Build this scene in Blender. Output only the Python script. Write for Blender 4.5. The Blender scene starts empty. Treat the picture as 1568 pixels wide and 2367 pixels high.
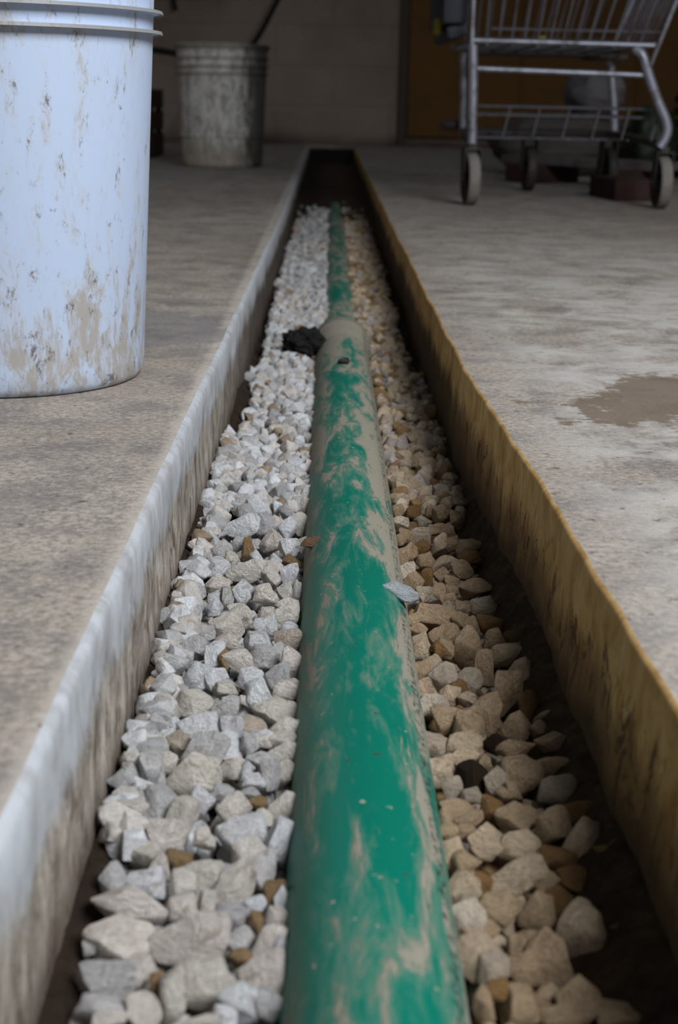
import bpy, bmesh, math, random
import numpy as np
from mathutils import Vector, Matrix, Euler, noise
D = bpy.data; SC = bpy.context.scene; COL = SC.collection
R = math.radians

# ------------------------------------------------------------ camera, light, exposure
cam = D.cameras.new('camera'); co = D.objects.new('camera', cam); COL.objects.link(co)
cam.sensor_fit = 'VERTICAL'; cam.sensor_height = 23.6; cam.sensor_width = 23.6
cam.lens = 3400 / 2367 * 23.6
co.location = (0, 0, .25)                         # held low over the trench, pitched down 15.8 deg, rolled 1.2 deg
_r = Vector((.99977587, -.00649216, .02015117)); _u = Vector((-.01762069, .27245571, .96200696)); _f = Vector((.01173581, .96214642, -.27228025))
co.rotation_euler = Matrix((_r, _u, -_f)).transposed().to_euler()
cam.clip_start = .05; cam.clip_end = 60
cam.dof.use_dof = True; cam.dof.focus_distance = 1.1; cam.dof.aperture_fstop = 7.1
SC.camera = co

w = D.worlds.new('world'); SC.world = w; w.use_nodes = True
w.node_tree.nodes['Background'].inputs[0].default_value = (.72, .85, 1, 1)
w.node_tree.nodes['Background'].inputs[1].default_value = .11

def area(name, loc, aim, sx, sy, power, color):
    l = D.lights.new(name, 'AREA'); l.shape = 'RECTANGLE'; l.size = sx; l.size_y = sy
    l.energy = power; l.color = color
    o = D.objects.new(name, l); COL.objects.link(o); o.location = loc
    o.rotation_euler = (Vector(aim) - Vector(loc)).to_track_quat('-Z', 'Y').to_euler()
    return o
# daylight through the garage doorway behind and to the right of the photographer
area('doorway_daylight', (1.7, -.8, 2.5), (-.1, 2.0, 0), 1.8, 1.5, 196, (.89, .94, 1.0))
SC.view_settings.view_transform = 'Standard'; SC.view_settings.look = 'None'
SC.view_settings.exposure = 0.0; SC.view_settings.gamma = 1; SC.view_settings.use_curve_mapping = False

# ------------------------------------------------------------ helpers
def link(o, parent=None):
    COL.objects.link(o)
    if parent is not None: o.parent = parent
    return o
def tag(o, label=None, cat=None, group=None, kind=None):
    if label: o['label'] = label
    if cat: o['category'] = cat
    if group: o['group'] = group
    if kind: o['kind'] = kind
    return o
def thing(name, label, cat, loc=(0, 0, 0), rz=0, group=None):
    o = D.objects.new(name, None); o.empty_display_size = .05; COL.objects.link(o)
    o.location = loc; o.rotation_euler = (0, 0, rz)
    return tag(o, label, cat, group)
def finish(name, bm, mat, parent=None, smooth=True, loc=None):
    bmesh.ops.recalc_face_normals(bm, faces=bm.faces)
    me = D.meshes.new(name); bm.to_mesh(me); bm.free()
    if smooth:
        me.polygons.foreach_set('use_smooth', [True] * len(me.polygons))
        try: me.set_sharp_from_angle(angle=R(40))
        except Exception: pass
    me.materials.append(mat)
    o = D.objects.new(name, me); link(o, parent)
    if loc: o.location = loc
    return o
def box(bm, c, s, rot=None, bev=0):
    r = bmesh.ops.create_cube(bm, size=1)
    M = Matrix.Translation(c) @ (rot.to_matrix().to_4x4() if rot else Matrix()) @ Matrix.Diagonal((*s, 1))
    bmesh.ops.transform(bm, matrix=M, verts=r['verts'])
    if bev:
        es = {e for v in r['verts'] for e in v.link_edges}
        bmesh.ops.bevel(bm, geom=list(es), offset=bev, segments=2, affect='EDGES', profile=.6)
    return bm
def tube(bm, pts, rad, seg=10, closed=False):
    pts = [Vector(p) for p in pts]; n = len(pts); rings = []
    rads = rad if isinstance(rad, (list, tuple)) else [rad] * n
    prev = None
    for i, p in enumerate(pts):
        a = pts[(i - 1) % n] if (i or closed) else p; b = pts[(i + 1) % n] if (i < n - 1 or closed) else p
        t = (b - a).normalized()
        if prev is None:
            prev = t.orthogonal().normalized()
        prev = (prev - t * prev.dot(t)).normalized(); q = t.cross(prev)
        rings.append([bm.verts.new(p + (prev * math.cos(k * math.tau / seg) + q * math.sin(k * math.tau / seg)) * rads[i]) for k in range(seg)])
    m = n if closed else n - 1
    for i in range(m):
        A, B = rings[i], rings[(i + 1) % n]
        for k in range(seg):
            bm.faces.new((A[k], A[(k + 1) % seg], B[(k + 1) % seg], B[k]))
    if not closed:
        bm.faces.new(rings[0][::-1]); bm.faces.new(rings[-1])
    return bm
def arc(pts, it=3):
    pts = [Vector(p) for p in pts]
    for _ in range(it):
        q = [pts[0]]
        for a, b in zip(pts, pts[1:]): q += [a.lerp(b, .25), a.lerp(b, .75)]
        q.append(pts[-1]); pts = q
    return pts
def lathe(bm, prof, seg=64):
    rings = []
    for r, z in prof:
        rings.append([bm.verts.new((r * math.cos(k * math.tau / seg), r * math.sin(k * math.tau / seg), z)) for k in range(seg)] if r > 1e-6 else [bm.verts.new((0, 0, z))])
    for A, B in zip(rings, rings[1:]):
        for k in range(seg):
            a = [A[k % len(A)], A[(k + 1) % len(A)], B[(k + 1) % len(B)], B[k % len(B)]]
            u = []
            for v in a:
                if v not in u: u.append(v)
            if len(u) > 2: bm.faces.new(u)
    return bm

# ------------------------------------------------------------ materials
class NM:
    def __init__(s, name):
        s.m = D.materials.new(name); s.m.use_nodes = True; s.t = s.m.node_tree; s.n = s.t.nodes; s.l = s.t.links
        s.b = s.n['Principled BSDF']
    def node(s, ty, **k):
        n = s.n.new(ty)
        for a, v in k.items():
            if a.startswith('i_'):
                key = a[2:]; key = int(key) if key.isdigit() else key.replace('_', ' ')
                if isinstance(v, bpy.types.NodeSocket): s.l.new(v, n.inputs[key])
                else: n.inputs[key].default_value = v
            else: setattr(n, a, v)
        return n
    def coord(s, which='Object', scale=(1, 1, 1), loc=(0, 0, 0)):
        t = s.node('ShaderNodeTexCoord'); m = s.node('ShaderNodeMapping')
        s.l.new(t.outputs[which], m.inputs[0]); m.inputs['Scale'].default_value = scale; m.inputs['Location'].default_value = loc
        return m.outputs[0]
    def noise(s, vec, scale, detail=6, rough=.6, dist=0):
        n = s.node('ShaderNodeTexNoise', i_Scale=scale, i_Detail=detail, i_Roughness=rough, i_Distortion=dist)
        s.l.new(vec, n.inputs['Vector']); return n.outputs['Fac']
    def ramp(s, fac, stops):
        r = s.node('ShaderNodeValToRGB'); s.l.new(fac, r.inputs[0]); e = r.color_ramp.elements
        while len(e) < len(stops): e.new(.5)
        for x, (p, c) in zip(e, stops):
            x.position = p; x.color = (*c, 1) if isinstance(c, tuple) else (c, c, c, 1)
        return r.outputs[0]
    def mix(s, fac, a, b, mode='MIX'):
        n = s.node('ShaderNodeMix', data_type='RGBA', blend_type=mode)
        for i, v in ((0, fac), (6, a), (7, b)):
            if isinstance(v, bpy.types.NodeSocket): s.l.new(v, n.inputs[i])
            else: n.inputs[i].default_value = (*v, 1) if isinstance(v, tuple) else v
        return n.outputs[2]
    def math(s, op, a, b=0., clamp=False):
        n = s.node('ShaderNodeMath', operation=op, use_clamp=clamp)
        for i, v in ((0, a), (1, b)):
            if isinstance(v, bpy.types.NodeSocket): s.l.new(v, n.inputs[i])
            else: n.inputs[i].default_value = v
        return n.outputs[0]
    def sep(s, vec):
        n = s.node('ShaderNodeSeparateXYZ'); s.l.new(vec, n.inputs[0]); return n.outputs
    def rng(s, v, a, b, c=0., d=1.):
        n = s.node('ShaderNodeMapRange', i_1=a, i_2=b, i_3=c, i_4=d); n.interpolation_type = 'SMOOTHSTEP'
        s.l.new(v, n.inputs[0]); return n.outputs[0]
    def out(s, col, rough=.9, bump=None, strength=.3, dist=.002, metal=0, spec=.3):
        for key, v in (('Base Color', col), ('Roughness', rough), ('Metallic', metal), ('Specular IOR Level', spec)):
            if isinstance(v, bpy.types.NodeSocket): s.l.new(v, s.b.inputs[key])
            else: s.b.inputs[key].default_value = (*v, 1) if isinstance(v, tuple) else v
        if bump is not None:
            n = s.node('ShaderNodeBump', i_Strength=strength, i_Distance=dist); s.l.new(bump, n.inputs['Height'])
            s.l.new(n.outputs[0], s.b.inputs['Normal'])
        return s.m
def plain(name, col, rough=.6, metal=0, var=.15, scale=40, dirt=None, spec=.3):
    s = NM(name); v = s.coord()
    n = s.noise(v, scale, 5)
    c = s.mix(s.math('MULTIPLY', n, var * 2), col, tuple(x * .55 for x in col))
    if dirt: c = s.mix(s.ramp(s.noise(v, scale * .35, 8, .7), [(.5, 0.), (.66, .9)]), c, dirt)
    return s.out(c, rough, n, .15, .001, metal, spec)

def m_floor():
    s = NM('stained_concrete'); v = s.coord()
    big = s.noise(v, 2.2, 6, .65, .4); mid = s.noise(v, 14, 8, .7); fine = s.noise(v, 190, 7, .8); speck = s.noise(v, 75, 5, .7)
    c = s.ramp(big, [(.3, (.33, .265, .205)), (.5, (.43, .36, .295)), (.72, (.53, .455, .38))])
    c = s.mix(s.ramp(mid, [(.40, .75), (.54, 0.)]), c, (.21, .185, .17))
    c = s.mix(s.ramp(fine, [(.41, .75), (.53, 0.)]), c, (.17, .145, .13))
    c = s.mix(s.ramp(fine, [(.54, 0.), (.66, .6)]), c, (.60, .54, .48))
    x, y, z = s.sep(v)
    # chalky lime patches on the right hand slab
    wp = s.math('MULTIPLY', s.rng(x, .13, .24), s.math('MULTIPLY', s.rng(y, 3.2, 1.5), s.ramp(s.noise(s.coord(scale=(1, 1, 1), loc=(3, 1, 0)), 9, 9, .68, .6), [(.42, 0.), (.56, 1.)])))
    c = s.mix(s.math('MULTIPLY', wp, .85), c, (.55, .51, .465))
    # wide dark mud stain
    def blob(cx, cy, rx, ry):
        dx = s.math('DIVIDE', s.math('SUBTRACT', x, cx), rx); dy = s.math('DIVIDE', s.math('SUBTRACT', y, cy), ry)
        d = s.math('ADD', s.math('MULTIPLY', dx, dx), s.math('MULTIPLY', dy, dy))
        d = s.math('ADD', d, s.math('MULTIPLY', s.math('SUBTRACT', s.noise(v, 11, 9, .75), .5), 6.0))
        return s.rng(d, 1.15, .7)
    c = s.mix(s.math('MULTIPLY', blob(.37, 1.24, .17, .13), .85), c, (.16, .11, .07))
    c = s.mix(s.math('MULTIPLY', s.math('MULTIPLY', s.rng(x, -.122, -.111), s.rng(x, .1, .0)), .6), c, (.60, .53, .45))
    c = s.mix(s.math('MULTIPLY', blob(-.20, 1.62, .12, .14), .6), c, (.20, .19, .195))
    # scattered dark crumbs of mud, stretched drag marks
    c = s.mix(s.ramp(speck, [(.625, 0.), (.665, .85)]), c, (.12, .09, .07))
    c = s.mix(s.ramp(s.noise(s.coord(loc=(5, 5, 5)), 28, 5, .65), [(.66, 0.), (.70, .8)]), c, (.12, .085, .06))
    dr = s.noise(s.coord(scale=(1, 1.5, 1), loc=(7, 0, 0)), 13, 10, .76, .5)
    far = s.rng(y, 1.0, 2.2)
    c = s.mix(s.math('MULTIPLY', s.ramp(dr, [(.53, 0.), (.62, .75)]), s.math('ADD', s.math('MULTIPLY', far, .75), .2)), c, (.16, .125, .10))
    h = s.math('ADD', s.math('MULTIPLY', fine, .5), s.math('ADD', mid, s.math('MULTIPLY', speck, .4)))
    return s.out(c, .85, h, .55, .004, spec=.35)
def m_side(left):
    s = NM('trench_concrete_left' if left else 'trench_concrete_right'); v = s.coord(); x, y, z = s.sep(v)
    streak = s.noise(s.coord(scale=(1, 1, .48)), 62, 10, .78, .8); blot = s.noise(s.coord(scale=(1, 1, .55)), 34, 10, .74, .4)
    fine = s.noise(v, 300, 4, .7)
    if left:
        c = s.ramp(blot, [(.36, (.15, .12, .095)), (.5, (.33, .28, .235)), (.64, (.52, .46, .39))])
        zz = s.math('ADD', z, s.math('MULTIPLY', s.math('SUBTRACT', s.noise(s.coord(scale=(1, 1, .7)), 16, 7, .7), .5), .07))
        skim = s.mix(s.ramp(s.noise(s.coord(scale=(1, 1, .6), loc=(2, 2, 2)), 30, 9, .75, .4), [(.36, .8), (.56, 0.)]), (.50, .51, .53), (.29, .27, .255))
        c = s.mix(s.rng(zz, -.046, -.026), c, skim)       # smooth cement skim on the upper band
        c = s.mix(s.math('MULTIPLY', s.ramp(streak, [(.51, 0.), (.60, .9)]), s.rng(zz, -.015, -.045)), c, (.10, .075, .055))
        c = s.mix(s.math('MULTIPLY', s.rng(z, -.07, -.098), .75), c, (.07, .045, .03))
        c = s.mix(s.math('MULTIPLY', s.math('MULTIPLY', s.rng(y, 1.1, 2.2), s.rng(zz, -.018, -.048)), .85), c, (.055, .038, .028))   # darker lower half farther along the trench
    else:
        c = s.ramp(blot, [(.36, (.42, .215, .06)), (.5, (.62, .38, .145)), (.64, (.76, .51, .235))])
        zz = s.math('ADD', z, s.math('MULTIPLY', s.math('SUBTRACT', s.noise(s.coord(scale=(1, 1, .3)), 18, 6), .5), .05))
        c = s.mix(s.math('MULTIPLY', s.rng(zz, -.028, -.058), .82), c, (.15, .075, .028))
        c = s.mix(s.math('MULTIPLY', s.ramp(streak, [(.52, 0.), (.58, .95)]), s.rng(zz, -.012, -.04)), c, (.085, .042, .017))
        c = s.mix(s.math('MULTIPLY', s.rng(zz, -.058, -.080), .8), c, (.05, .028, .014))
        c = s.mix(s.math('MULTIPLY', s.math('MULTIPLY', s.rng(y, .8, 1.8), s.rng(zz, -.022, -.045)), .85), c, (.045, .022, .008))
    h = s.math('ADD', s.math('MULTIPLY', streak, 1.), s.math('ADD', blot, s.math('MULTIPLY', fine, .25)))
    return s.out(c, .8, h, .38, .004, spec=.2)
def m_soil():
    s = NM('damp_brown_soil'); v = s.coord()
    a = s.noise(v, 60, 9, .75); b = s.noise(v, 18, 5)
    c = s.ramp(a, [(.34, (.018, .010, .005)), (.52, (.060, .033, .016)), (.70, (.13, .075, .036))])
    c = s.mix(s.ramp(b, [(.5, 0.), (.7, .5)]), c, (.03, .018, .010)); x, y, z = s.sep(v)
    c = s.mix(s.math('MULTIPLY', s.rng(x, .02, -.06), .65), c, (.018, .012, .009))
    return s.out(c, .95, a, .9, .006, spec=.2)
def m_stone(attr):
    s = NM('limestone_gravel' if attr else 'limestone')
    if attr: tint = s.node('ShaderNodeAttribute', attribute_name='tint').outputs['Color']; v = s.coord(); sc = 1 / .008
    else:
        oi = s.node('ShaderNodeObjectInfo'); tint = oi.outputs['Color']; v0 = s.coord()
        ad = s.node('ShaderNodeVectorMath', operation='ADD'); s.l.new(v0, ad.inputs[0])
        mu = s.node('ShaderNodeVectorMath', operation='SCALE'); cb = s.node('ShaderNodeCombineXYZ')
        for k in range(3): s.l.new(oi.outputs['Random'], cb.inputs[k])
        s.l.new(cb.outputs[0], mu.inputs[0]); mu.inputs['Scale'].default_value = 37.; s.l.new(mu.outputs[0], ad.inputs[1]); v = ad.outputs[0]; sc = 1.
    a = s.noise(v, 1.1 * sc, 6, .65, .5); f = s.noise(v, 5.5 * sc, 6, .75); st = s.noise(v, .75 * sc, 4, .6, 1.0)
    c = s.mix(s.ramp(a, [(.35, .55), (.62, 0.)]), tint, (.62, .60, .60), 'MULTIPLY')
    c = s.mix(s.ramp(f, [(.36, .6), (.52, 0.)]), c, (.60, .55, .50), 'MULTIPLY')
    c = s.mix(s.ramp(st, [(.58, 0.), (.70, .55)]), c, (.20, .125, .055))
    c = s.mix(s.ramp(f, [(.58, 0.), (.72, .8)]), c, (1.25, 1.24, 1.22), 'MULTIPLY')
    h = s.math('ADD', s.math('MULTIPLY', a, 1.6), s.math('MULTIPLY', f, .6))
    return s.out(c, .88, h, .7, .0022 if attr else .35, spec=.25)
def m_pipe():
    s = NM('green_sewer_pipe'); v = s.coord(); x, y, z = s.sep(v)
    ang = s.math('ABSOLUTE', s.math('DIVIDE', x, .0375))                  # 0 at the crown, 1 at the flanks
    stk = s.noise(s.coord(scale=(1, .20, 1)), 62, 9, .72, .6); big = s.noise(s.coord(scale=(1, .35, 1), loc=(1.3, .4, 0)), 11, 6, .6, .8)
    wisp = s.noise(s.coord(scale=(1.6, .12, 1.6), loc=(4, 2, 0)), 70, 6, .7, .9)
    g = s.mix(big, (.000, .125, .082), (.001, .165, .108))
    film = s.rng(ang, .25, 1.0)
    far = s.rng(y, .62, 1.7)
    t = s.math('ADD', stk, s.math('MULTIPLY', film, .13)); t = s.math('ADD', t, s.math('MULTIPLY', s.math('SUBTRACT', big, .5), .75))
    t = s.math('ADD', t, s.math('MULTIPLY', far, .10))
    t = s.math('ADD', t, s.math('MULTIPLY', s.rng(x, .004, .034), .06))
    # dusty bands where mud was dragged over the pipe
    for yc, w_, k in ((1.06, .10, .13), (1.45, .20, .12), (2.1, .13, .15)):
        d = s.math('ABSOLUTE', s.math('SUBTRACT', y, yc)); t = s.math('ADD', t, s.math('MULTIPLY', s.rng(d, w_, 0.), k))
    haze = s.rng(t, .50, .72, 0, .60)
    mud = s.rng(t, .635, .71, 0, .78)
    c = s.mix(haze, g, (.19, .225, .17)); c = s.mix(mud, c, (.29, .235, .18))
    sp = s.noise(v, 150, 3, .5); c = s.mix(s.ramp(sp, [(.70, 0.), (.74, .9)]), c, (.42, .33, .25))
    c = s.mix(s.ramp(s.noise(s.coord(loc=(9, 9, 9)), 120, 3, .5), [(.70, 0.), (.74, .8)]), c, (.05, .045, .03))
    c = s.mix(s.ramp(wisp, [(.66, 0.), (.70, .8)]), c, (.40, .28, .20))
    # worn maker's print along the right flank, broken into illegible dashes
    band = s.math('MULTIPLY', s.rng(x, .0285, .0300), s.rng(x, .0350, .0335))
    pr = s.noise(s.coord(scale=(1, .9, 1), loc=(2, 5, 1)), 330, 2, .4)
    c = s.mix(s.math('MULTIPLY', band, s.ramp(pr, [(.54, 0.), (.57, .8)])), c, (.01, .02, .02))
    ro = s.math('ADD', .46, s.math('MULTIPLY', s.math('ADD', mud, haze), .3))
    return s.out(c, ro, s.math('ADD', s.math('MULTIPLY', mud, .6), s.math('MULTIPLY', stk, .35)), .5, .0012, spec=.22)
def m_bucket(name, base, mudk, side=False):
    s = NM(name); v = s.coord(); x, y, z = s.sep(v)
    st = s.noise(s.coord(scale=(1, 1, .34)), 48, 10, .80, .4); sm = s.noise(s.coord(scale=(1, 1, .55), loc=(3, 3, 3)), 90, 7, .75, .4)
    low = s.math('ADD', s.rng(z, .15, .0), s.math('MULTIPLY', s.math('SUBTRACT', s.noise(v, 7, 3), .5), .9))
    t = s.math('ADD', st, s.math('MULTIPLY', low, .115)); t = s.math('ADD', t, mudk)
    m1 = s.rng(t, .59, .72, 0, .62)
    m2 = s.math('MULTIPLY', s.ramp(sm, [(.55, 0.), (.64, .8)]), s.rng(t, .52, .62))
    veil = s.rng(t, .50, .68, 0, .35)
    c = s.mix(veil, base, (.48, .44, .36)); c = s.mix(m1, c, (.30, .23, .14)); c = s.mix(m2, c, (.085, .06, .035))
    rr = s.math('ADD', s.math('MULTIPLY', x, x), s.math('MULTIPLY', y, y))
    c = s.mix(s.math('MULTIPLY', s.math('MULTIPLY', s.rng(rr, .1452 ** 2, .1475 ** 2), s.rng(z, .27, .28)), .8), c, (.20, .18, .14))
    wear = s.noise(s.coord(loc=(8, 1, 2)), 40, 4, .6); c = s.mix(s.ramp(wear, [(.70, 0.), (.74, .7)]), c, (.12, .11, .08))
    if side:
        c = s.mix(s.math('MULTIPLY', s.rng(s.math('ADD', x, s.math('MULTIPLY', s.math('SUBTRACT', st, .5), .12)), .045, .115), .88), c, (.05, .042, .03))  # shade of the bucket's right side painted into its colour
    return s.out(c, .5, s.math('ADD', m1, s.math('MULTIPLY', sm, .3)), .25, .0012, spec=.35)
def m_wall():
    s = NM('dirty_block_wall'); v = s.coord(); x, y, z = s.sep(v)
    n = s.noise(v, 2.2, 7, .65); f = s.noise(v, 45, 5)
    c = s.ramp(n, [(.3, (.31, .235, .185)), (.7, (.44, .345, .275))])
    br = s.node('ShaderNodeTexBrick', i_Scale=1.0, offset=.5); br.inputs['Mortar Size'].default_value = .006
    br.inputs['Brick Width'].default_value = .60; br.inputs['Row Height'].default_value = .20
    br.inputs['Color1'].default_value = br.inputs['Color2'].default_value = (1, 1, 1, 1); br.inputs['Mortar'].default_value = (0, 0, 0, 1)
    cv = s.node('ShaderNodeCombineXYZ'); s.l.new(s.math('ADD', x, -.02), cv.inputs[0]); s.l.new(z, cv.inputs[1]); s.l.new(cv.outputs[0], br.inputs['Vector'])
    c = s.mix(.13, c, br.outputs['Color'], 'MULTIPLY')
    c = s.mix(s.math('MULTIPLY', s.rng(s.math('ADD', z, s.math('MULTIPLY', n, .1)), .13, .02), .8), c, (.04, .022, .014))
    return s.out(c, .9, s.math('ADD', f, s.math('MULTIPLY', br.outputs['Color'], 3.)), .4, .004, spec=.2)

FLOOR = m_floor(); SL = m_side(True); SR = m_side(False); SOIL = m_soil(); STONE = m_stone(False); STONES = m_stone(True); PIPE = m_pipe()
BUCK = m_bucket('white_bucket_plastic', (.44, .52, .67), .04); BUCK2 = m_bucket('dirty_shaded_bucket_plastic', (.86, .84, .81), .11, True); WALL = m_wall()
METAL = plain('galvanised_tube', (.40, .41, .47), .42, .55, .3, 60, (.10, .08, .07), .5)
WIRE = plain('galvanised_wire', (.17, .165, .185), .5, .5, .3, 60, (.08, .06, .05), .5)
DARKM = plain('grimy_steel', (.085, .075, .065), .6, .3, .3, 50, (.05, .035, .025))
TREAD = plain('grey_rubber_tread', (.27, .24, .21), .8, 0, .3, 50, (.15, .12, .09))
HUB = plain('black_hub_plastic', (.028, .022, .020), .6, 0, .2, 50, (.09, .06, .04))
GREYP = plain('slate_grey_plastic', (.045, .048, .062), .55, 0, .2, 20)
YEL = plain('yellow_plastic', (.30, .24, .005), .5, 0, .2, 30)
BLACK = plain('black_rubber', (.010, .008, .008), .6, 0, .2, 30)
WOOD = plain('weathered_plank', (.16, .14, .135), .85, 0, .5, 18, (.07, .05, .04))
BRICK = plain('red_clay', (.055, .026, .021), .9, 0, .4, 40, (.06, .035, .03))
SACK = plain('dusty_white_sack', (.20, .18, .185), .8, 0, .4, 14, (.07, .055, .045))
SACK2 = plain('brown_paper_sack', (.11, .095, .08), .85, 0, .4, 14, (.05, .04, .03))
GREEN = plain('green_plastic_film', (.012, .022, .008), .5, 0, .3, 14, (.03, .03, .02))
BOARD = plain('brown_fibreboard', (.135, .062, .014), .8, 0, .35, 4, (.05, .028, .012))
CRATE = plain('brown_carton', (.085, .052, .03), .85, 0, .3, 8, (.04, .025, .015))
DARKW = plain('blackened_timber', (.035, .022, .016), .9, 0, .4, 12)

# ------------------------------------------------------------ setting
def ex(y, side):                                # inner edge of the slab, slightly wavy like a hand-cut edge
    t = min(max((y - .8) / 2.4, 0), 1)
    if side < 0: b = -.108 + .014 * t; a = .0016
    else: b = (.153 - .018 * min(max((y - .6) / .8, 0), 1)) - .004 * t; a = .0042
    n = noise.noise((y * 5.5, side * 7.3, 1.7)) * a + noise.noise((y * 19, side * 3.1, 5.2)) * a * .38
    return b + n
YS = [.30 + .012 * i for i in range(190)]; YS += [YS[-1] + .05 * (i + 1) for i in range(97)]
YE = YS[-1]                                      # far end of the trench
def skin(name, rows, mat, smooth=True, **k):
    bm = bmesh.new(); V = [[bm.verts.new(p) for p in r] for r in rows]
    for A, B in zip(V, V[1:]):
        for i in range(len(A) - 1): bm.faces.new((A[i], A[i + 1], B[i + 1], B[i]))
    o = finish(name, bm, mat, smooth=smooth)
    return tag(o, kind='structure', **k)
XF = 4.2
def slab(side):
    rows = []
    for y in YS:
        e = ex(y, side); lip = .005 if side < 0 else .003
        rows.append([(side * XF, y, 0), (side * .6, y, 0), (e + side * (lip + .05), y, 0), (e + side * lip, y, 0)])
    return rows
# floor: both slabs, the strip beyond the trench and behind the camera
bm = bmesh.new()
for side in (-1, 1):
    V = [[bm.verts.new(p) for p in r] for r in slab(side)]
    for A, B in zip(V, V[1:]):
        for i in range(3): bm.faces.new((A[i], A[i + 1], B[i + 1], B[i]))
for y0, y1 in ((YE, 9.0),):
    bm.faces.new([bm.verts.new(p) for p in ((-XF, y0, 0), (XF, y0, 0), (XF, y1, 0), (-XF, y1, 0))])
for x0, x1 in ((-XF, -.117), (.15, XF)):
    bm.faces.new([bm.verts.new(p) for p in ((x0, -2.5, 0), (x1, -2.5, 0), (x1, YS[0], 0), (x0, YS[0], 0))])
tag(finish('floor', bm, FLOOR, smooth=False), 'dusty beige concrete floor with lime patches and mud smears', kind='structure')
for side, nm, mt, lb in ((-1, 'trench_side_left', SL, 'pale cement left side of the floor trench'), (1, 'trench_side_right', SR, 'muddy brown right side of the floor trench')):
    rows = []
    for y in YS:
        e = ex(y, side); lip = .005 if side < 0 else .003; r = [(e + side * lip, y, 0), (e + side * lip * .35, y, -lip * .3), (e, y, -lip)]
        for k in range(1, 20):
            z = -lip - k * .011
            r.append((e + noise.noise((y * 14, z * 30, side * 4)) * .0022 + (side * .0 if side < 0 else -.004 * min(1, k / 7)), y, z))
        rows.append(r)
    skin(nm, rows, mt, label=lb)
bm = bmesh.new(); box(bm, (.015, YE + .02, -.125), (.36, .04, .248)); tag(finish('trench_end', bm, plain('shade_black', (.014, .010, .008), .8), smooth=False), 'dark far end of the floor trench', kind='structure')  # near-black colour stands in for the shade at the far end
PX, PZ, PR = .0245, -.105, .038
def bedz(x, y):
    t = min(max((x - .106) / .045, 0), 1); t = t * t * (3 - 2 * t)
    z = -.116 + .040 * t * (1 - .35 * min(max((1.0 - y) / .45, 0), 1))
    l = min(max((-.084 - x) / .02, 0), 1); z += (.016 + .012 * min(max((y - .8) / .15, 0), 1) * min(max((1.62 - y) / .1, 0), 1)) * l
    if y > 1.6 and x < -.07: z += .012 * math.exp(-((y - 1.72) / .12) ** 2)
    z += .042 * min(max((y - 3.0) / 2.2, 0), 1) + noise.noise((x * 16, y * 5, 6)) * .012 * min(max((y - 2.8) / .8, 0), 1)
    z += noise.noise((x * 45, y * 45, 3)) * .0042 + noise.noise((x * 140, y * 140, 8)) * .0020 + .006 * min(max((y - 2) / 1., 0), 1)
    return z
rows = []
for y in YS[::1]:
    rows.append([(-.125 + .008 * i, y, bedz(-.125 + .008 * i, y)) for i in range(36)])
bed = skin('trench_bed', rows, SOIL, label='damp dark brown soil along the bottom of the trench')
# back wall, its joint strip, the brown board panel
bm = bmesh.new(); box(bm, (0, 8.1, 1.5), (2 * XF, .2, 3.1)); tag(finish('wall_back', bm, WALL, smooth=False), 'dim grey brown block wall behind the trench', kind='structure')
bm = bmesh.new(); box(bm, (.385, 7.98, 1.5), (.045, .05, 3.0), bev=.006); tag(finish('trim_1', bm, plain('brown_paint', (.105, .075, .055), .8), smooth=False), 'narrow vertical strip between block wall and brown board', kind='structure')
bm = bmesh.new(); box(bm, (1.61, 7.97, 1.45), (2.4, .05, 2.8), bev=.006)
for i in range(3): box(bm, (1.0 + i * .6, 7.94, 1.45), (.012, .02, 2.7))
_s = NM('brown_board'); _v = _s.coord(); _n = _s.noise(_v, 4, 7, .7)
BOARD = _s.out(_s.mix(_n, (.24, .11, .026), (.09, .045, .014)), .8, _n, .2, .002)
tag(finish('door_1', bm, BOARD, smooth=False), 'dark brown board door in the back wall', kind='structure')
bm = bmesh.new(); box(bm, (-XF, 3.3, 1.5), (.1, 12, 3.1)); tag(finish('wall_left', bm, WALL, smooth=False), 'block wall on the left side of the garage', kind='structure')
bm = bmesh.new(); box(bm, (XF, 3.3, 1.5), (.1, 12, 3.1)); tag(finish('wall_right', bm, WALL, smooth=False), 'block wall on the right side of the garage', kind='structure')

# unseen beam added overhead to keep the daylight off the back of the room
bm = bmesh.new(); box(bm, (0, .7, 2.525), (2 * XF, .2, 1.15)); tag(finish('shade_beam', bm, WALL, smooth=False), 'unseen added beam that shades the back of the room', kind='structure')

# ------------------------------------------------------------ pipe
def pipe(name, y0, y1, r0, label, bell=False, zoff=0.):
    root = thing(name, label, 'pipe', (PX, 0, PZ + zoff), group='green drain pipe run in the trench')
    bm = bmesh.new(); n = int((y1 - y0) / .02) + 1; prof = []
    for i in range(n + 1):
        prof.append((y0 + (y1 - y0) * i / n, r0))
    tube(bm, [(0, y, 0) for y, _ in prof], [r for _, r in prof], 48)
    finish('pipe_wall', bm, PIPE, root)
    if bell:
        bm = bmesh.new(); P_ = []
        for yy, rr in ((-.13, r0 + .0004), (-.115, r0 + .002), (-.10, r0 + .0042), (-.055, r0 + .0044), (-.05, r0 + .0058), (-.035, r0 + .0058), (-.03, r0 + .0044), (0, r0 + .0044), (.004, r0 + .003), (.004, r0 - .002)):
            P_.append((y1 + yy, rr))
        tube(bm, [(0, a, 0) for a, _ in P_], [b for _, b in P_], 48)
        finish('socket', bm, PIPE, root)
    return root
pipe('drain_pipe', .25, 2.16, PR, 'bright green plastic drain pipe streaked with beige mud, the nearer length', bell=True)
pipe('drain_pipe', 2.166, 7.1, PR - .003, 'farther length of green drain pipe, half buried beyond the black clod', zoff=-.008)

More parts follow.
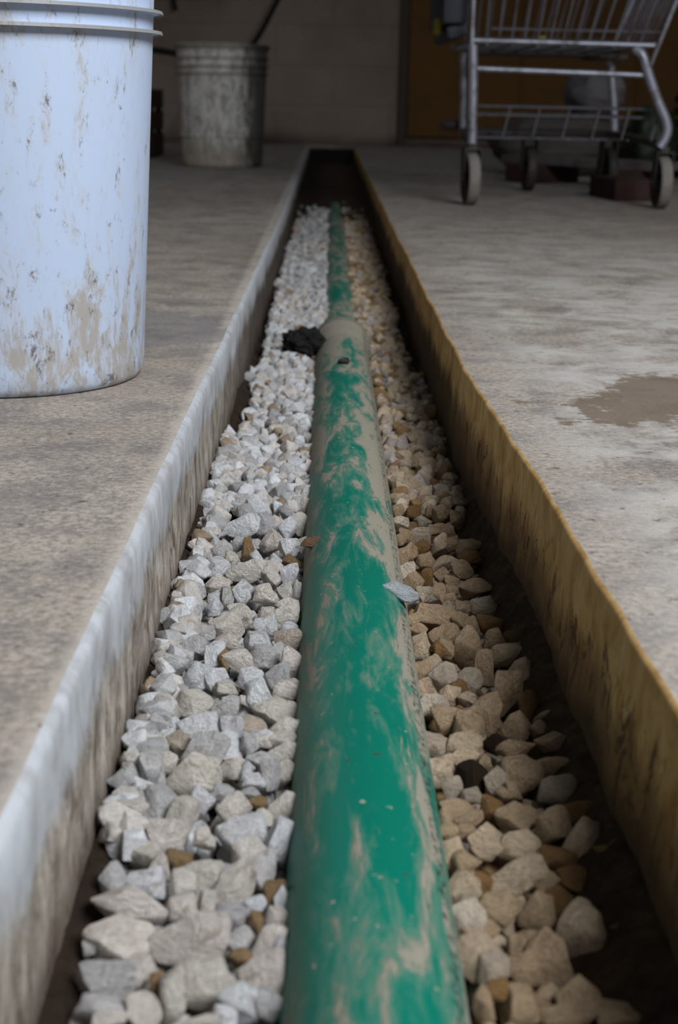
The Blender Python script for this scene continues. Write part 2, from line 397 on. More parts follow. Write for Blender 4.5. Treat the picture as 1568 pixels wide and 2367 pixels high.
# ------------------------------------------------------------ stones
rnd = random.Random(11)
def stone_mesh(seed, npt=13, bev=.10):
    rr = random.Random(seed); bm = bmesh.new(); pts = []
    for i in range(npt):
        v = Vector((rr.gauss(0, 1), rr.gauss(0, 1), rr.gauss(0, 1)))
        if v.length < .2: continue
        v.normalize(); v *= rr.uniform(.93, 1.10); pts.append(bm.verts.new(v))
    r = bmesh.ops.convex_hull(bm, input=pts)
    bmesh.ops.delete(bm, geom=[g for g in set(r['geom_interior']) | set(r['geom_unused']) if isinstance(g, bmesh.types.BMVert)], context='VERTS')
    bmesh.ops.dissolve_limit(bm, angle_limit=R(16), verts=bm.verts, edges=bm.edges)
    if bev:
        bmesh.ops.bevel(bm, geom=list(bm.edges), offset=bev, segments=2, affect='EDGES', profile=.5, clamp_overlap=True)
        bmesh.ops.triangulate(bm, faces=bm.faces)
        bmesh.ops.subdivide_edges(bm, edges=[e for e in bm.edges if e.calc_length() > .35], cuts=1, use_grid_fill=True)
        for v in bm.verts: v.co += v.normal * 0 + v.co.normalized() * (noise.noise(v.co * 1.9 + Vector((seed, 0, 0))) * .12 + noise.noise(v.co * 5 + Vector((0, seed, 0))) * .035)
    # fill the unit box
    for k in range(3):
        lo = min(v.co[k] for v in bm.verts); hi = max(v.co[k] for v in bm.verts)
        for v in bm.verts: v.co[k] = (v.co[k] - (lo + hi) / 2) * 2 / (hi - lo)
    bmesh.ops.recalc_face_normals(bm, faces=bm.faces)
    me = D.meshes.new('gravel_stone'); bm.to_mesh(me); bm.free()
    me.polygons.foreach_set('use_smooth', [True] * len(me.polygons))
    try: me.set_sharp_from_angle(angle=R(38))
    except Exception: pass
    me.materials.append(STONE)
    return me
VAR = [stone_mesh(100 + i, 11 + i % 6) for i in range(30)]
TONE = {'W': (.98, .97, .97), 'B': (.92, .83, .73), 'G': (.72, .69, .665), 'T': (.72, .60, .48), 'O': (.40, .26, .13), 'K': (.07, .04, .025)}
TW = {'W': 'chalky white', 'B': 'cream', 'G': 'grey', 'T': 'tan', 'O': 'ochre-brown'}
ORD = 'first second third fourth fifth sixth seventh eighth ninth tenth eleventh twelfth thirteenth fourteenth fifteenth sixteenth seventeenth eighteenth nineteenth twentieth'.split() + ['twenty-' + s for s in 'first second third fourth fifth sixth seventh eighth ninth'.split()] + ['thirtieth'] + ['thirty-' + s for s in 'first second third fourth fifth sixth seventh eighth ninth'.split()]
# x, y, z, half sizes (0.1 mm), slope, turn, tone; read row by row from the top layer of the gravel
TABLE = '''
-925,6002,-980,56,90,60,30,0,G -771,6006,-980,86,71,66,30,0,W -607,5985,-965,56,67,52,30,0,B -521,6053,-995,94,90,78,30,0,B -367,5977,-980,75,123,81,30,-25,B -252,6079,-966,49,91,57,30,0,G
-816,5806,-980,160,87,100,31,0,B -582,5799,-980,76,62,58,31,0,B -471,5815,-980,47,66,47,31,0,B -262,5827,-980,44,44,37,31,0,W -353,5741,-980,72,54,53,31,0,G -182,5902,-980,55,70,53,31,0,O
-146,5863,-980,33,66,40,31,0,W -826,5533,-980,139,101,101,32,0,B -948,5471,-980,28,31,25,32,0,G -532,5552,-980,154,108,110,32,0,B -314,5546,-980,59,59,51,32,0,G -242,5694,-980,50,46,41,31,0,O
-161,5672,-980,61,75,57,32,0,B -187,5504,-982,59,90,62,32,-20,B -150,5454,-978,41,72,47,33,0,W -842,5237,-980,123,73,81,33,0,G -721,5317,-980,64,61,53,33,0,B -307,5417,-980,45,38,35,33,0,O
-427,5225,-980,126,113,102,34,0,B -210,5263,-980,100,110,89,33,0,B -564,5155,-978,59,112,69,34,-15,B -828,5058,-980,103,48,60,34,0,G -669,5052,-980,65,61,54,34,0,B -793,4979,-980,61,32,37,35,0,B
-294,5091,-980,78,78,66,34,0,W -178,5094,-980,85,62,61,34,0,G -350,5009,-980,48,42,38,35,0,W -432,4977,-980,57,26,33,35,0,B -633,5213,-982,30,53,34,34,0,O -923,7128,-980,117,92,88,26,0,G
-918,7423,-980,87,104,81,25,0,B -828,7276,-980,68,77,61,25,0,B -779,7505,-980,66,70,58,25,0,T -662,7119,-980,138,109,104,26,0,B -615,7415,-980,95,117,90,25,-25,G -489,7497,-980,74,74,63,25,0,W
-382,7498,-970,48,61,46,25,0,G -302,7558,-978,57,40,41,25,0,B -197,7392,-980,78,65,60,25,0,B -180,7544,-977,97,66,68,25,0,B -440,7230,-986,93,55,61,26,0,B -380,7170,-974,38,51,37,26,0,W
-299,7314,-980,81,47,53,25,0,G -327,7061,-980,62,42,43,26,0,W -251,7104,-966,59,80,58,26,0,G -174,7166,-994,67,75,60,26,0,B -483,6927,-980,49,49,42,27,0,G -343,6906,-980,61,37,40,27,0,G
-797,6778,-990,88,104,81,27,0,G -893,6705,-970,48,103,60,27,0,G -984,6657,-980,43,71,47,27,0,G -673,6667,-980,67,95,68,27,-20,B -592,6848,-980,69,69,58,27,0,W -940,6385,-980,76,76,65,28,0,W
-739,6450,-980,104,77,76,28,0,B -417,6739,-980,80,84,69,27,0,B -359,6507,-980,124,85,87,28,0,W -278,6648,-980,55,47,43,28,0,B -300,6808,-980,48,40,37,27,0,O -177,6747,-980,64,84,62,27,0,B
-180,6378,-980,68,118,76,29,-20,W -543,6441,-980,50,54,44,28,0,B -812,6273,-980,75,60,57,29,0,B -722,6163,-980,48,63,47,29,0,B -653,6235,-980,67,45,47,29,0,O -330,6245,-980,71,104,73,29,-20,B
-242,6174,-994,52,88,57,29,0,G -906,9549,-980,81,96,75,20,0,W -741,9755,-980,51,67,50,20,-30,W -630,9398,-980,109,94,86,20,-30,B -548,9594,-980,96,81,75,20,0,B -369,9411,-980,80,70,63,20,0,W
-262,9609,-980,106,86,81,20,0,B -208,9365,-980,54,45,42,20,0,W -945,9172,-980,63,49,47,21,0,G -796,9257,-980,88,59,61,21,0,G -884,8826,-980,75,89,69,21,0,G -818,8975,-980,81,81,69,21,0,G
-672,8835,-980,61,94,64,21,0,W -600,9086,-980,82,67,63,21,0,B -401,9095,-980,92,67,67,21,0,W -201,9104,-980,92,87,76,21,0,T -492,8770,-980,112,70,75,22,-20,B -597,8768,-980,42,70,46,22,0,O
-354,8835,-974,89,75,70,21,0,G -253,8869,-986,47,85,54,21,0,G -170,8694,-980,79,102,76,22,-20,B -765,8482,-980,81,90,73,22,0,W -643,8443,-980,77,68,61,22,0,W -178,8310,-980,93,62,65,23,0,B
-253,8482,-980,77,95,73,22,0,G -425,8497,-980,73,59,56,22,0,W -939,8273,-987,57,79,57,23,0,G -852,8243,-973,57,57,49,23,0,G -565,8293,-980,71,44,48,23,0,B -361,8216,-980,97,92,80,23,-25,W
-738,8076,-980,104,78,76,23,0,B -918,8007,-980,47,47,40,23,0,G -547,8022,-980,73,69,60,23,0,G -244,7954,-980,124,90,90,24,0,B -387,7753,-980,96,58,64,24,-20,T -685,7742,-980,121,79,83,24,0,W
-960,7808,-980,42,46,37,24,0,W -863,7792,-980,63,46,46,24,0,W -492,7674,-980,70,83,65,24,0,W -826,7587,-980,66,49,48,25,0,W -193,7675,-983,120,87,87,24,0,B -295,7629,-982,58,41,41,25,0,W
-385,7571,-990,45,53,41,25,0,G -906,12440,-980,83,74,67,16,0,W -906,12091,-980,63,67,55,16,0,G -749,12581,-980,89,61,62,15,0,B -661,12263,-980,78,68,62,16,0,G -547,12399,-980,74,60,56,16,0,W
-505,12631,-980,61,52,48,15,0,B -229,12583,-980,79,65,61,15,0,W -158,12459,-980,56,79,56,16,0,B -309,12286,-980,69,64,56,16,0,G -173,11895,-980,75,93,71,16,0,B -661,11806,-980,128,97,94,16,0,W
-884,11675,-980,113,74,78,17,0,G -472,11859,-975,84,89,73,16,0,G -374,11900,-985,49,71,50,16,0,B -278,11770,-980,75,92,71,16,0,W -578,11167,-980,50,96,59,17,0,O -505,10962,-980,49,53,44,18,0,W
-680,11295,-980,55,63,50,17,0,G -405,11394,-980,85,85,72,17,0,B -255,11212,-980,80,71,64,17,0,W -158,11299,-980,55,63,50,17,0,B -790,11154,-980,79,67,62,17,0,G -915,10862,-980,69,65,57,18,0,B
-795,10694,-980,96,76,73,18,0,W -695,10900,-980,45,65,46,18,0,B -556,10610,-980,140,84,92,18,0,B -365,10548,-980,83,103,79,18,0,B -223,10851,-980,73,45,49,18,-20,O -223,10556,-980,75,83,67,18,-30,W
-354,10868,-980,49,57,45,18,0,W -948,10375,-980,55,47,43,18,0,G -766,10292,-980,89,62,63,19,0,B -892,10061,-980,61,72,56,19,0,G -857,9826,-980,63,63,54,19,0,G -558,10123,-980,69,84,65,19,0,W
-397,10065,-980,84,76,68,19,0,B -257,10168,-982,61,61,52,19,0,B -177,10136,-978,38,80,47,19,0,G -765,9895,-980,49,82,54,19,-30,W -672,9985,-980,45,75,50,19,0,G -563,9716,-980,77,48,52,20,0,B
-232,9774,-980,78,74,65,20,0,B -367,9664,-980,59,44,43,20,0,B 669,6003,-980,87,73,68,30,0,B 658,5717,-980,74,98,72,31,-20,W 953,6191,-1040,130,84,89,29,20,B 777,6051,-980,37,53,38,30,0,O
1084,6164,-1040,67,54,51,29,0,T 825,5848,-980,92,72,69,31,0,T 719,5693,-980,86,39,49,31,0,T 698,5859,-980,52,48,42,31,0,G 1002,5911,-1040,81,85,70,31,0,T 1109,6015,-1040,78,61,59,30,0,O
1242,6214,-1040,93,55,60,29,0,O 1186,5735,-1040,110,137,104,31,0,B 683,5464,-984,113,98,89,32,0,B 748,5355,-976,63,74,58,33,0,G 890,5456,-1040,71,75,62,33,0,T 1008,5534,-1040,110,118,97,32,0,T
915,5648,-1040,66,54,51,32,0,T 1429,5951,-1040,85,85,72,30,0,O 1348,5726,-1040,59,47,45,31,0,O 682,5113,-980,39,67,44,34,0,T 754,5217,-980,54,43,41,33,0,O 847,5170,-1040,83,90,73,34,0,T
1082,5233,-1040,91,91,77,34,0,T 939,5241,-1040,62,47,46,34,0,T 990,5128,-1040,86,46,54,34,0,T 1273,5123,-1040,118,64,74,34,0,T 1447,6205,-1040,84,59,60,29,0,O 658,7554,-980,73,69,60,25,0,G
831,7581,-980,101,64,69,25,0,B 1091,7510,-980,105,55,64,25,15,T 1349,7560,-980,119,73,80,24,0,T 994,7567,-980,60,55,49,25,0,K 661,7221,-980,79,84,69,26,0,B 805,7381,-980,85,63,62,25,0,B
826,7153,-980,83,83,70,26,0,K 952,7103,-980,65,74,59,26,0,G 918,7326,-980,40,45,36,25,0,T 1091,7163,-980,114,105,93,26,0,T 1282,7282,-980,98,53,61,25,0,T 1284,7024,-980,116,73,78,26,0,G
706,7004,-980,51,64,49,26,0,G 805,6937,-980,55,42,41,26,0,G 967,6952,-976,38,38,33,26,0,T 1020,6988,-984,47,51,42,26,0,T 720,6780,-980,87,50,56,27,0,T 640,6661,-980,41,61,43,27,0,T
772,6666,-980,66,41,44,27,30,T 894,6785,-980,63,67,55,27,0,O 1008,6689,-980,103,78,76,27,0,T 1173,6597,-980,81,106,79,27,-20,T 1337,6750,-980,133,62,77,27,0,O 1297,6460,-980,92,108,85,28,0,B
827,6445,-980,84,84,71,28,0,B 990,6420,-980,95,68,68,28,0,B 654,6318,-980,67,78,61,29,0,B 704,6247,-980,70,54,52,29,0,T 655,6549,-980,48,36,36,28,0,T 739,6552,-980,44,32,32,28,0,T
1165,6290,-980,78,59,57,29,0,O 1426,6342,-980,83,83,70,28,0,O 807,9661,-980,133,82,88,20,-20,T 974,9585,-980,61,61,52,20,0,T 1046,9534,-980,60,50,47,20,0,T 659,9597,-980,76,46,50,20,0,T
666,9380,-980,60,45,44,20,0,T 666,9068,-980,67,91,67,21,0,B 780,9276,-979,49,59,46,20,0,T 867,9313,-981,79,69,63,20,0,T 983,9058,-980,96,135,97,21,0,T 847,9061,-984,53,67,51,21,0,T
780,9014,-976,48,57,45,21,0,O 728,8778,-980,56,56,48,22,0,B 650,8633,-980,60,78,58,22,0,T 1049,8721,-980,60,107,68,22,0,T 1170,9540,-980,81,60,59,20,0,O 1170,9193,-980,73,83,66,21,0,T
1236,8970,-980,114,72,77,21,20,B 1306,9252,-980,69,49,49,20,0,O 1430,9206,-980,59,93,63,20,0,O 1284,8639,-980,92,92,78,22,0,B 771,8526,-980,87,87,74,22,0,G 939,8488,-980,77,77,66,22,0,G
1140,8299,-980,80,142,91,23,-15,T 654,8322,-980,67,76,60,23,0,B 653,8068,-980,65,91,65,23,-30,W 717,8135,-980,61,48,46,23,0,B 802,8264,-980,62,62,53,23,-30,B 888,8204,-980,53,44,41,23,0,B
863,8396,-980,49,49,42,22,0,O 1000,8003,-980,99,121,93,23,-25,T 780,7895,-980,111,81,80,24,0,T 864,7763,-980,84,101,78,24,0,T 1267,8116,-980,74,87,68,23,0,O 1399,8225,-980,75,84,67,23,0,T
1427,8599,-980,78,73,64,22,0,O 1365,7938,-980,98,51,60,23,20,T 1148,7812,-980,80,84,70,24,0,T 1270,7779,-980,46,50,41,24,0,T 668,12335,-980,46,66,47,16,0,T 658,11990,-980,75,55,54,16,0,W
803,12344,-980,61,56,50,16,0,O 926,12604,-980,88,78,71,15,0,T 1059,12290,-980,97,76,73,16,20,T 948,12353,-980,41,61,43,16,0,T 862,12037,-980,70,50,50,16,0,G 1170,12124,-980,60,75,57,16,0,T
1222,12624,-980,83,57,59,15,0,T 817,11610,-980,82,68,63,17,0,G 698,11603,-980,53,63,49,17,0,T 968,11812,-980,64,49,47,16,0,T 1065,11753,-980,68,68,58,16,0,T 955,11370,-980,52,95,60,17,-20,B
1056,11407,-980,66,62,54,17,0,T 644,11505,-980,48,48,41,17,0,T 712,11177,-980,56,70,53,17,0,T 648,11026,-980,55,74,54,17,0,T 816,11302,-980,56,52,46,17,0,O 821,10952,-980,69,59,54,18,0,T
660,10666,-980,54,67,51,18,0,W 697,10430,-980,74,66,59,18,0,T 962,10875,-980,104,55,64,18,30,B 1201,11324,-980,104,61,68,17,0,T 1188,11001,-980,101,60,66,17,0,O 1088,10744,-980,81,67,63,18,0,T
916,10599,-980,58,53,47,18,0,T 803,10540,-980,44,62,44,18,0,O 979,10445,-980,53,44,41,18,0,T 1136,10274,-980,116,73,79,19,0,T 753,10130,-980,64,55,51,19,0,G 871,10210,-980,51,56,46,19,0,T
960,10215,-980,51,51,44,19,0,T 919,9992,-980,55,55,46,19,0,T 1162,9886,-980,104,71,73,19,0,G 1018,9855,-980,50,50,42,19,0,T 906,9826,-980,46,54,42,19,0,G
'''
rows = []
for tok in TABLE.split():
    a = tok.split(','); rows.append([float(q) for q in a[:8]] + [a[8]])
rows.sort(key=lambda q: q[1])
cnt = {}
def spin(el, rot, i):                            # long faces lie along the slope of the heap
    return (Matrix.Rotation(R(90 - el), 3, 'X') @ Matrix.Rotation(R(rot), 3, 'Z')).to_euler()
for i, (x, y, z, a, b, c, el, rot, tn) in enumerate(rows):
    x, y, z, a, b, c = [q * 1e-4 for q in (x, y, z, a, b, c)]
    left = x < PX
    if tn == 'K':
        me = stone_mesh(900 + i, 22, .06); o = D.objects.new('soil_clod', me); me.materials[0] = SOIL
        k = cnt['K'] = cnt.get('K', 0) + 1
        tag(o, 'dark reddish brown soil clod among the right-bank stones, %s from the bottom' % ORD[k - 1], 'soil clod', 'soil clods on the gravel')
    else:
        o = D.objects.new('gravel_stone', VAR[(i * 7) % len(VAR)])
        if left: lane = 'against the pipe' if x > -.034 else 'by the trench wall' if x < -.074 else 'midway'
        else: lane = 'against the pipe' if x < .084 else 'by the soil strip' if x > .110 else 'midway'
        key = (left, lane, tn); k = cnt[key] = cnt.get(key, 0) + 1
        sz = 'large ' if a * b > 1.3e-4 else 'small ' if a * b < 3.6e-5 else ''
        tag(o, '%s%s stone %s on %s bank, %s such from the bottom' % (sz, TW[tn], lane, 'left' if left else 'right', ORD[k - 1]), 'stone',
            'gravel stones on the %s bank of the trench' % ('left' if left else 'right'))
        f_ = rnd.uniform(.90, 1.08); col = [q * f_ * rnd.uniform(.985, 1.015) for q in TONE[tn]]
        if not left: col = [col[0] * .93, col[1] * .78, col[2] * .60]
        o.color = (*col, 1)
    COL.objects.link(o); o.location = (x, y, z); o.rotation_euler = spin(el, rot, i); o.scale = (a * 1.16, b * 1.16, c * 1.1)
def single(nm, mesh, loc, sc, rot, col, label, cat):
    o = D.objects.new(nm, mesh); COL.objects.link(o); o.location = loc; o.scale = sc; o.rotation_euler = rot; o.color = (*col, 1)
    return tag(o, label, cat)
single('gravel_stone', VAR[4], (.0545, .957, -.0765), (.0145, .0080, .0060), (R(-8), R(14), R(-12)), (.68, .70, .73), 'long white stone lying on the right shoulder of the green pipe', 'stone')
single('gravel_stone', VAR[9], (-.007, 1.082, -.0800), (.0100, .0050, .0050), (0, R(-25), R(20)), (.26, .15, .09), 'reddish brown stone chip lying on the left shoulder of the pipe', 'stone')
bm = bmesh.new(); bmesh.ops.create_icosphere(bm, subdivisions=5, radius=1)
for v in bm.verts:
    p = v.co.copy(); v.co *= 1 + noise.noise(p * 1.7) * .35 + noise.noise(p * 4.3) * .22 + noise.noise(p * 11) * .12
    if p.x > .4: v.co.x += (p.x - .4) * .5; v.co.z *= .85
me = D.meshes.new('soil_clod'); bm.to_mesh(me); bm.free(); me.materials.append(plain('black_wet_soil', (.008, .006, .006), .85, 0, .4, 3))
single('soil_clod', me, (-.028, 2.01, -.078), (.027, .022, .021), (0, R(6), 0), (0, 0, 0), 'big black clod of wet soil on the left gravel touching the pipe', 'soil clod')
me = stone_mesh(73, 9, .05); me.materials[0] = BLACK
single('pipe_chip', me, (.0235, 1.79, -.0645), (.0078, .006, .0058), (0, 0, 0), (0, 0, 0), 'small black wedge-shaped chip sitting on top of the green pipe', 'chip')

# the uncounted rest of the gravel: far reaches of both banks and the layer beneath the top stones
protos = []
for i in range(14):
    me = stone_mesh(300 + i, 13 + i % 5, .09 if i < 6 else 0)
    me.calc_loop_triangles()
    protos.append((np.array([v.co[:] for v in me.vertices]), np.array([t.vertices[:] for t in me.loop_triangles])))
nr = np.random.default_rng(3)
def gravel_part(name, side, label):
    Vs, Fs, Cs = [], [], []; off = 0
    def put(x, y, z, s, lo):
        nonlocal off
        v, f = protos[nr.integers(6 if not lo else 14) + (8 if lo and nr.random() < .0 else 0)] if not lo else protos[6 + nr.integers(8)]
        M = np.array(Euler(nr.uniform(-3, 3, 3).tolist()).to_matrix())
        vv = (v * (s * nr.uniform(.80, 1.22, 3))) @ M.T + (x, y, z)
        Vs.append(vv); Fs.append(f + off); off += len(v)
        if side < 0: c = [(.60, .60, .60), (.55, .505, .46), (.43, .42, .41), (.31, .23, .155)][nr.choice(4, p=[.33, .37, .24, .06])]
        else: c = [(.58, .46, .34), (.52, .40, .27), (.46, .40, .35), (.30, .18, .08)][nr.choice(4, p=[.25, .40, .17, .18])]
        c = np.array(c) * nr.uniform(.85, 1.1)
        Cs.append(np.tile(np.array([*c, 1.]), (len(v), 1)))
    y = .42
    while y < 5.3:
        far = y > 1.235; st = .0135 if far else .0125
        lo = -.099 if side < 0 else .066
        hi = -.014 if side < 0 else (.124 if y > .6 else .105)
        if side < 0 and 1.52 < y < 1.86: lo = -.084
        if side > 0 and y > 1.3: hi = .126
        if y > 1.9:
            if side < 0: lo = -.083
            else: hi = .111
        if y > 2.15:
            if side < 0: hi = .000
            else: lo = .050
        x = lo + nr.uniform(0, .006)
        while x < hi:
            if far:
                s = nr.uniform(.0058, .0098)
                e = min(1, max(0, (y - 1.9) / .5)) * .010
                z = -.100 + e + nr.uniform(-.004, .006)
                dd = abs(x - PX)
                if dd - s < .040 and y < 2.15: z = -.098
                if nr.random() < min(1, max(0, 1 - (y - 3.3) / 1.9)): put(x, y + nr.uniform(-.006, .006), z, s, y > 2.3)   # petering out under soil
                if nr.random() < .5: put(x + nr.uniform(-.006, .006), y + nr.uniform(-.006, .006), z - .011, s, True)
            else:
                s = nr.uniform(.0055, .0085)
                put(x, y + nr.uniform(-.005, .005), -.1145 + nr.uniform(-.003, .002), s, False)
            x += nr.uniform(.0095, .0165)
        if side < 0 and .62 < y < 1.50:                # stones banked right up to the cement side
            for _ in range(2): put(-.097 + nr.uniform(-.003, .010), y + nr.uniform(-.008, .008), -.092 + nr.uniform(-.004, .003), nr.uniform(.0065, .0095), False)
        y += st * nr.uniform(.8, 1.1)
    V = np.vstack(Vs); F = np.vstack(Fs); C_ = np.vstack(Cs)
    me = D.meshes.new(name); me.from_pydata(V.tolist(), [], F.tolist())
    at = me.color_attributes.new('tint', 'FLOAT_COLOR', 'POINT'); at.data.foreach_set('color', C_.ravel())
    me.polygons.foreach_set('use_smooth', [True] * len(me.polygons))
    try: me.set_sharp_from_angle(angle=R(30))
    except Exception: pass
    me.materials.append(STONES)
    o = D.objects.new(name, me); COL.objects.link(o)
    return tag(o, label, 'gravel', kind='stuff')
gravel_part('gravel', -1, 'bed of fine off-white gravel along the left bank into the distance')
gravel_part('gravel', 1, 'bed of fine muddy tan gravel along the right bank into the distance')

# ------------------------------------------------------------ buckets
def bucket(label, loc, sc, mat, rz=0, rings=(.300, .3165), foot=False, bail=False):
    root = thing('plastic_bucket', label, 'bucket', loc, rz)
    bm = bmesh.new()
    def rad(z): return .1275 + (.1435 - .1275) * z / .37
    prof = [(0, .004), (.112, .004), (.120, .0), (rad(0) - .003, .002), (rad(0) + .0005, .008)]
    zs = [.02, .06, .062, .1, .15, .2, .25, .28]
    if foot: zs = [.02, .06, .088]
    for z in zs: prof.append((rad(z), z))
    if foot: prof += [(rad(.09) + .0045, .091), (rad(.09) + .0045, .097), (rad(.1), .099)] + [(rad(z), z) for z in (.15, .2, .25)]
    for zr in rings:
        prof += [(rad(zr), zr - .003), (rad(zr) + .0070, zr - .0016), (rad(zr) + .0080, zr - .0032), (rad(zr) + .0086, zr - .0028), (rad(zr) + .0078, zr), (rad(zr), zr + .0004)]
    prof += [(rad(.36), .352), (rad(.36) + .006, .354), (rad(.36) + .0068, .360), (rad(.36) + .006, .367), (rad(.36) + .001, .370), (rad(.36) - .003, .366), (rad(.3) - .004, .30), (rad(0) - .004, .010), (0, .010)]
    lathe(bm, prof, 96); o = finish('bucket_body', bm, mat, root)
    if bail:
        bm = bmesh.new()
        for s_ in (-1, 1): box(bm, (s_ * (rad(.28) + .004), 0, .285), (.012, .03, .034), bev=.003)
        finish('handle_ear', bm, mat, root)
    root.scale = (sc, sc, sc); return root
bucket('large white plastic bucket spattered with mud, standing close by the trench', (-.294, 1.333, 0), 1.0, BUCK, 0)
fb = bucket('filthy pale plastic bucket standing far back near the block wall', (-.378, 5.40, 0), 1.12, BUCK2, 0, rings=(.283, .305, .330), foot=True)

# ------------------------------------------------------------ shopping cart
CY = 3.635
cart = thing('shopping_cart', 'grey metal shopping cart with wire basket parked on the right of the trench', 'shopping cart', (.573, 3.95, 0))
def cp(p): return (p[0] - .573, p[1] - 3.95, p[2])
def tub(name, pts, r, mat, par=cart, smooth=2, seg=12):
    bm = bmesh.new(); tube(bm, arc([cp(p) for p in pts], smooth), r, seg); return finish(name, bm, mat, par)
YF = 4.20
for X0, Y0 in ((.345, CY), (.372, YF)):
    tub('leg', [(X0, Y0, .146), (X0 - .001, Y0, .20), (X0 - .004, Y0, .30), (X0 - .008, Y0, .372)], .0115 if Y0 == CY else .0105, METAL)
tub('leg', [(.722, CY + .01, .372), (.742, CY, .357), (.755, CY, .318), (.784, CY, .252), (.806, CY, .213), (.814, CY, .188), (.808, CY, .163), (.796, CY, .146)], .0118, METAL, smooth=2)
tub('leg', [(.755, YF, .372), (.768, YF, .350), (.776, YF, .30), (.786, YF, .24), (.792, YF, .16)], .0115, METAL)
tub('crossbar', [(.350, CY, .318), (.760, CY + .01, .311)], .0065, METAL, smooth=0)
tub('base_rail', [(.345, CY, .150), (.350, 3.9, .158), (.372, YF, .163), (.40, 4.27, .163), (.56, 4.29, .163), (.74, 4.27, .163), (.792, YF, .163), (.800, 3.9, .158), (.800, CY, .150)], .0105, DARKM)
# bottom rack of thin wire
bm = bmesh.new()
for z, x1 in ((.233, .792), (.213, .775), (.160, .690)):
    y0 = CY + .03
    tube(bm, arc([cp(p) for p in ((.352, y0, z), (x1 - .02, y0 + .01, z), (x1, y0 + .05, z), (x1 - .01, 4.1, z), (x1 - .05, 4.17, z), (.38, 4.17, z))], 1), .0030, 6)
for k in range(6):
    x = .425 + k * .072
    tube(bm, [cp(p) for p in ((x + .012, CY + .032, .233), (x + .008, CY + .032, .213), (x - .004, CY + .030, .160))], .0022, 6)
    tube(bm, [cp(p) for p in ((x + .012, CY + .03, .160), (x + .012, 4.17, .160))], .0022, 6)
finish('bottom_rack', bm, WIRE, cart)
# basket
def bx_(z): return .333 - .0 * z, .770 + (z - .36) * .36
B0, B1 = .380, .86
bk = D.objects.new('basket', None); link(bk, cart)
bm = bmesh.new()
tube(bm, [cp(p) for p in ((.332, CY, .382), (.762, CY, .379))], .0058, 10)
tube(bm, [cp(p) for p in ((.332, YF, .382), (.762, YF, .379))], .0058, 10)
for x in (.333, .767):
    tube(bm, [cp((x, CY, .380)), cp((x, YF, .380))], .005, 8)
tube(bm, [cp(p) for p in ((.335, CY, .335), (.333, CY, .60), (.333, CY, B1))], .0062, 10)
tube(bm, [cp(p) for p in ((.760, CY - .004, .335), (.80, CY - .015, .46), (.945, CY - .05, B1))], .0052, 10)
tube(bm, [cp(p) for p in ((.760, YF, .365), (.80, YF + .01, .46), (.945, YF + .04, B1))], .0052, 10)
tube(bm, arc([cp(p) for p in ((.333, CY - .0, B1), (.90, CY - .045, B1), (.945, CY - .04, B1), (.95, CY, B1), (.95, YF, B1), (.945, YF + .04, B1), (.90, YF + .04, B1), (.333, YF, B1))], 2), .007, 10)
finish('basket_frame', bm, METAL, bk)
for Yb, sg in ((CY, -1), (YF, 1)):
    bm = bmesh.new()
    for k in range(13):
        t = (k + 1.15) / 14.2
        xb = .333 + (.762 - .333) * t; xt = .345 + (.935 - .345) * t
        tube(bm, [cp((xb, Yb, .381)), cp((xt, Yb + sg * .045 * t, B1))], .0026, 6)
    for z in (.409, .52, .64, .76):
        x1 = .766 + (z - .36) * .37
        tube(bm, [cp((.38 if z < .5 else .334, Yb, z)), cp((x1, Yb + sg * .04 * (z - .38) / .5, z))], .0028, 6)
    finish('side_wires', bm, WIRE, bk)
bm = bmesh.new()
for k in range(12):
    y = CY + (YF - CY) * (k + .5) / 12
    tube(bm, [cp(p) for p in ((.345, y, .378), (.765, y, .378), (.80, y, .46), (.945, y, B1))], .0024, 6)
for k in range(7):
    x = .37 + k * .06; tube(bm, [cp((x, CY, .374)), cp((x, YF, .374))], .0024, 6)
finish('floor_wires', bm, WIRE, bk)
bm = bmesh.new(); box(bm, cp((.545, 4.10, .366)), (.33, .16, .008), bev=.003); box(bm, cp((.735, 4.12, .362)), (.10, .16, .014), bev=.004)
finish('under_tray', bm, DARKM, cart)
bm = bmesh.new(); box(bm, cp((.296, 3.93, .60)), (.058, .50, .36), bev=.012); finish('child_seat', bm, GREYP, cart)
bm = bmesh.new(); box(bm, cp((.305, 3.93, .405)), (.050, .46, .030), Euler((0, R(-14), 0)), bev=.008); finish('seat_lip', bm, GREYP, cart)
bm = bmesh.new(); box(bm, cp((.262, 3.80, .417)), (.014, .10, .036), bev=.004); finish('corner_guard', bm, YEL, cart); bm = bmesh.new(); box(bm, cp((.508, 3.70, .391)), (.018, .02, .012), bev=.003); finish('price_clip', bm, YEL, cart)
tub('handle', [(.30, CY + .01, .86), (.25, CY + .01, .93), (.22, CY + .02, .96), (.21, CY + .06, .965), (.21, YF - .06, .965), (.22, YF - .02, .96), (.25, YF, .93), (.30, YF, .86)], .012, METAL)
bm = bmesh.new(); tube(bm, [cp((.21, 3.72, .965)), cp((.21, 4.11, .965))], .017, 14); finish('handle_grip', bm, GREYP, cart)
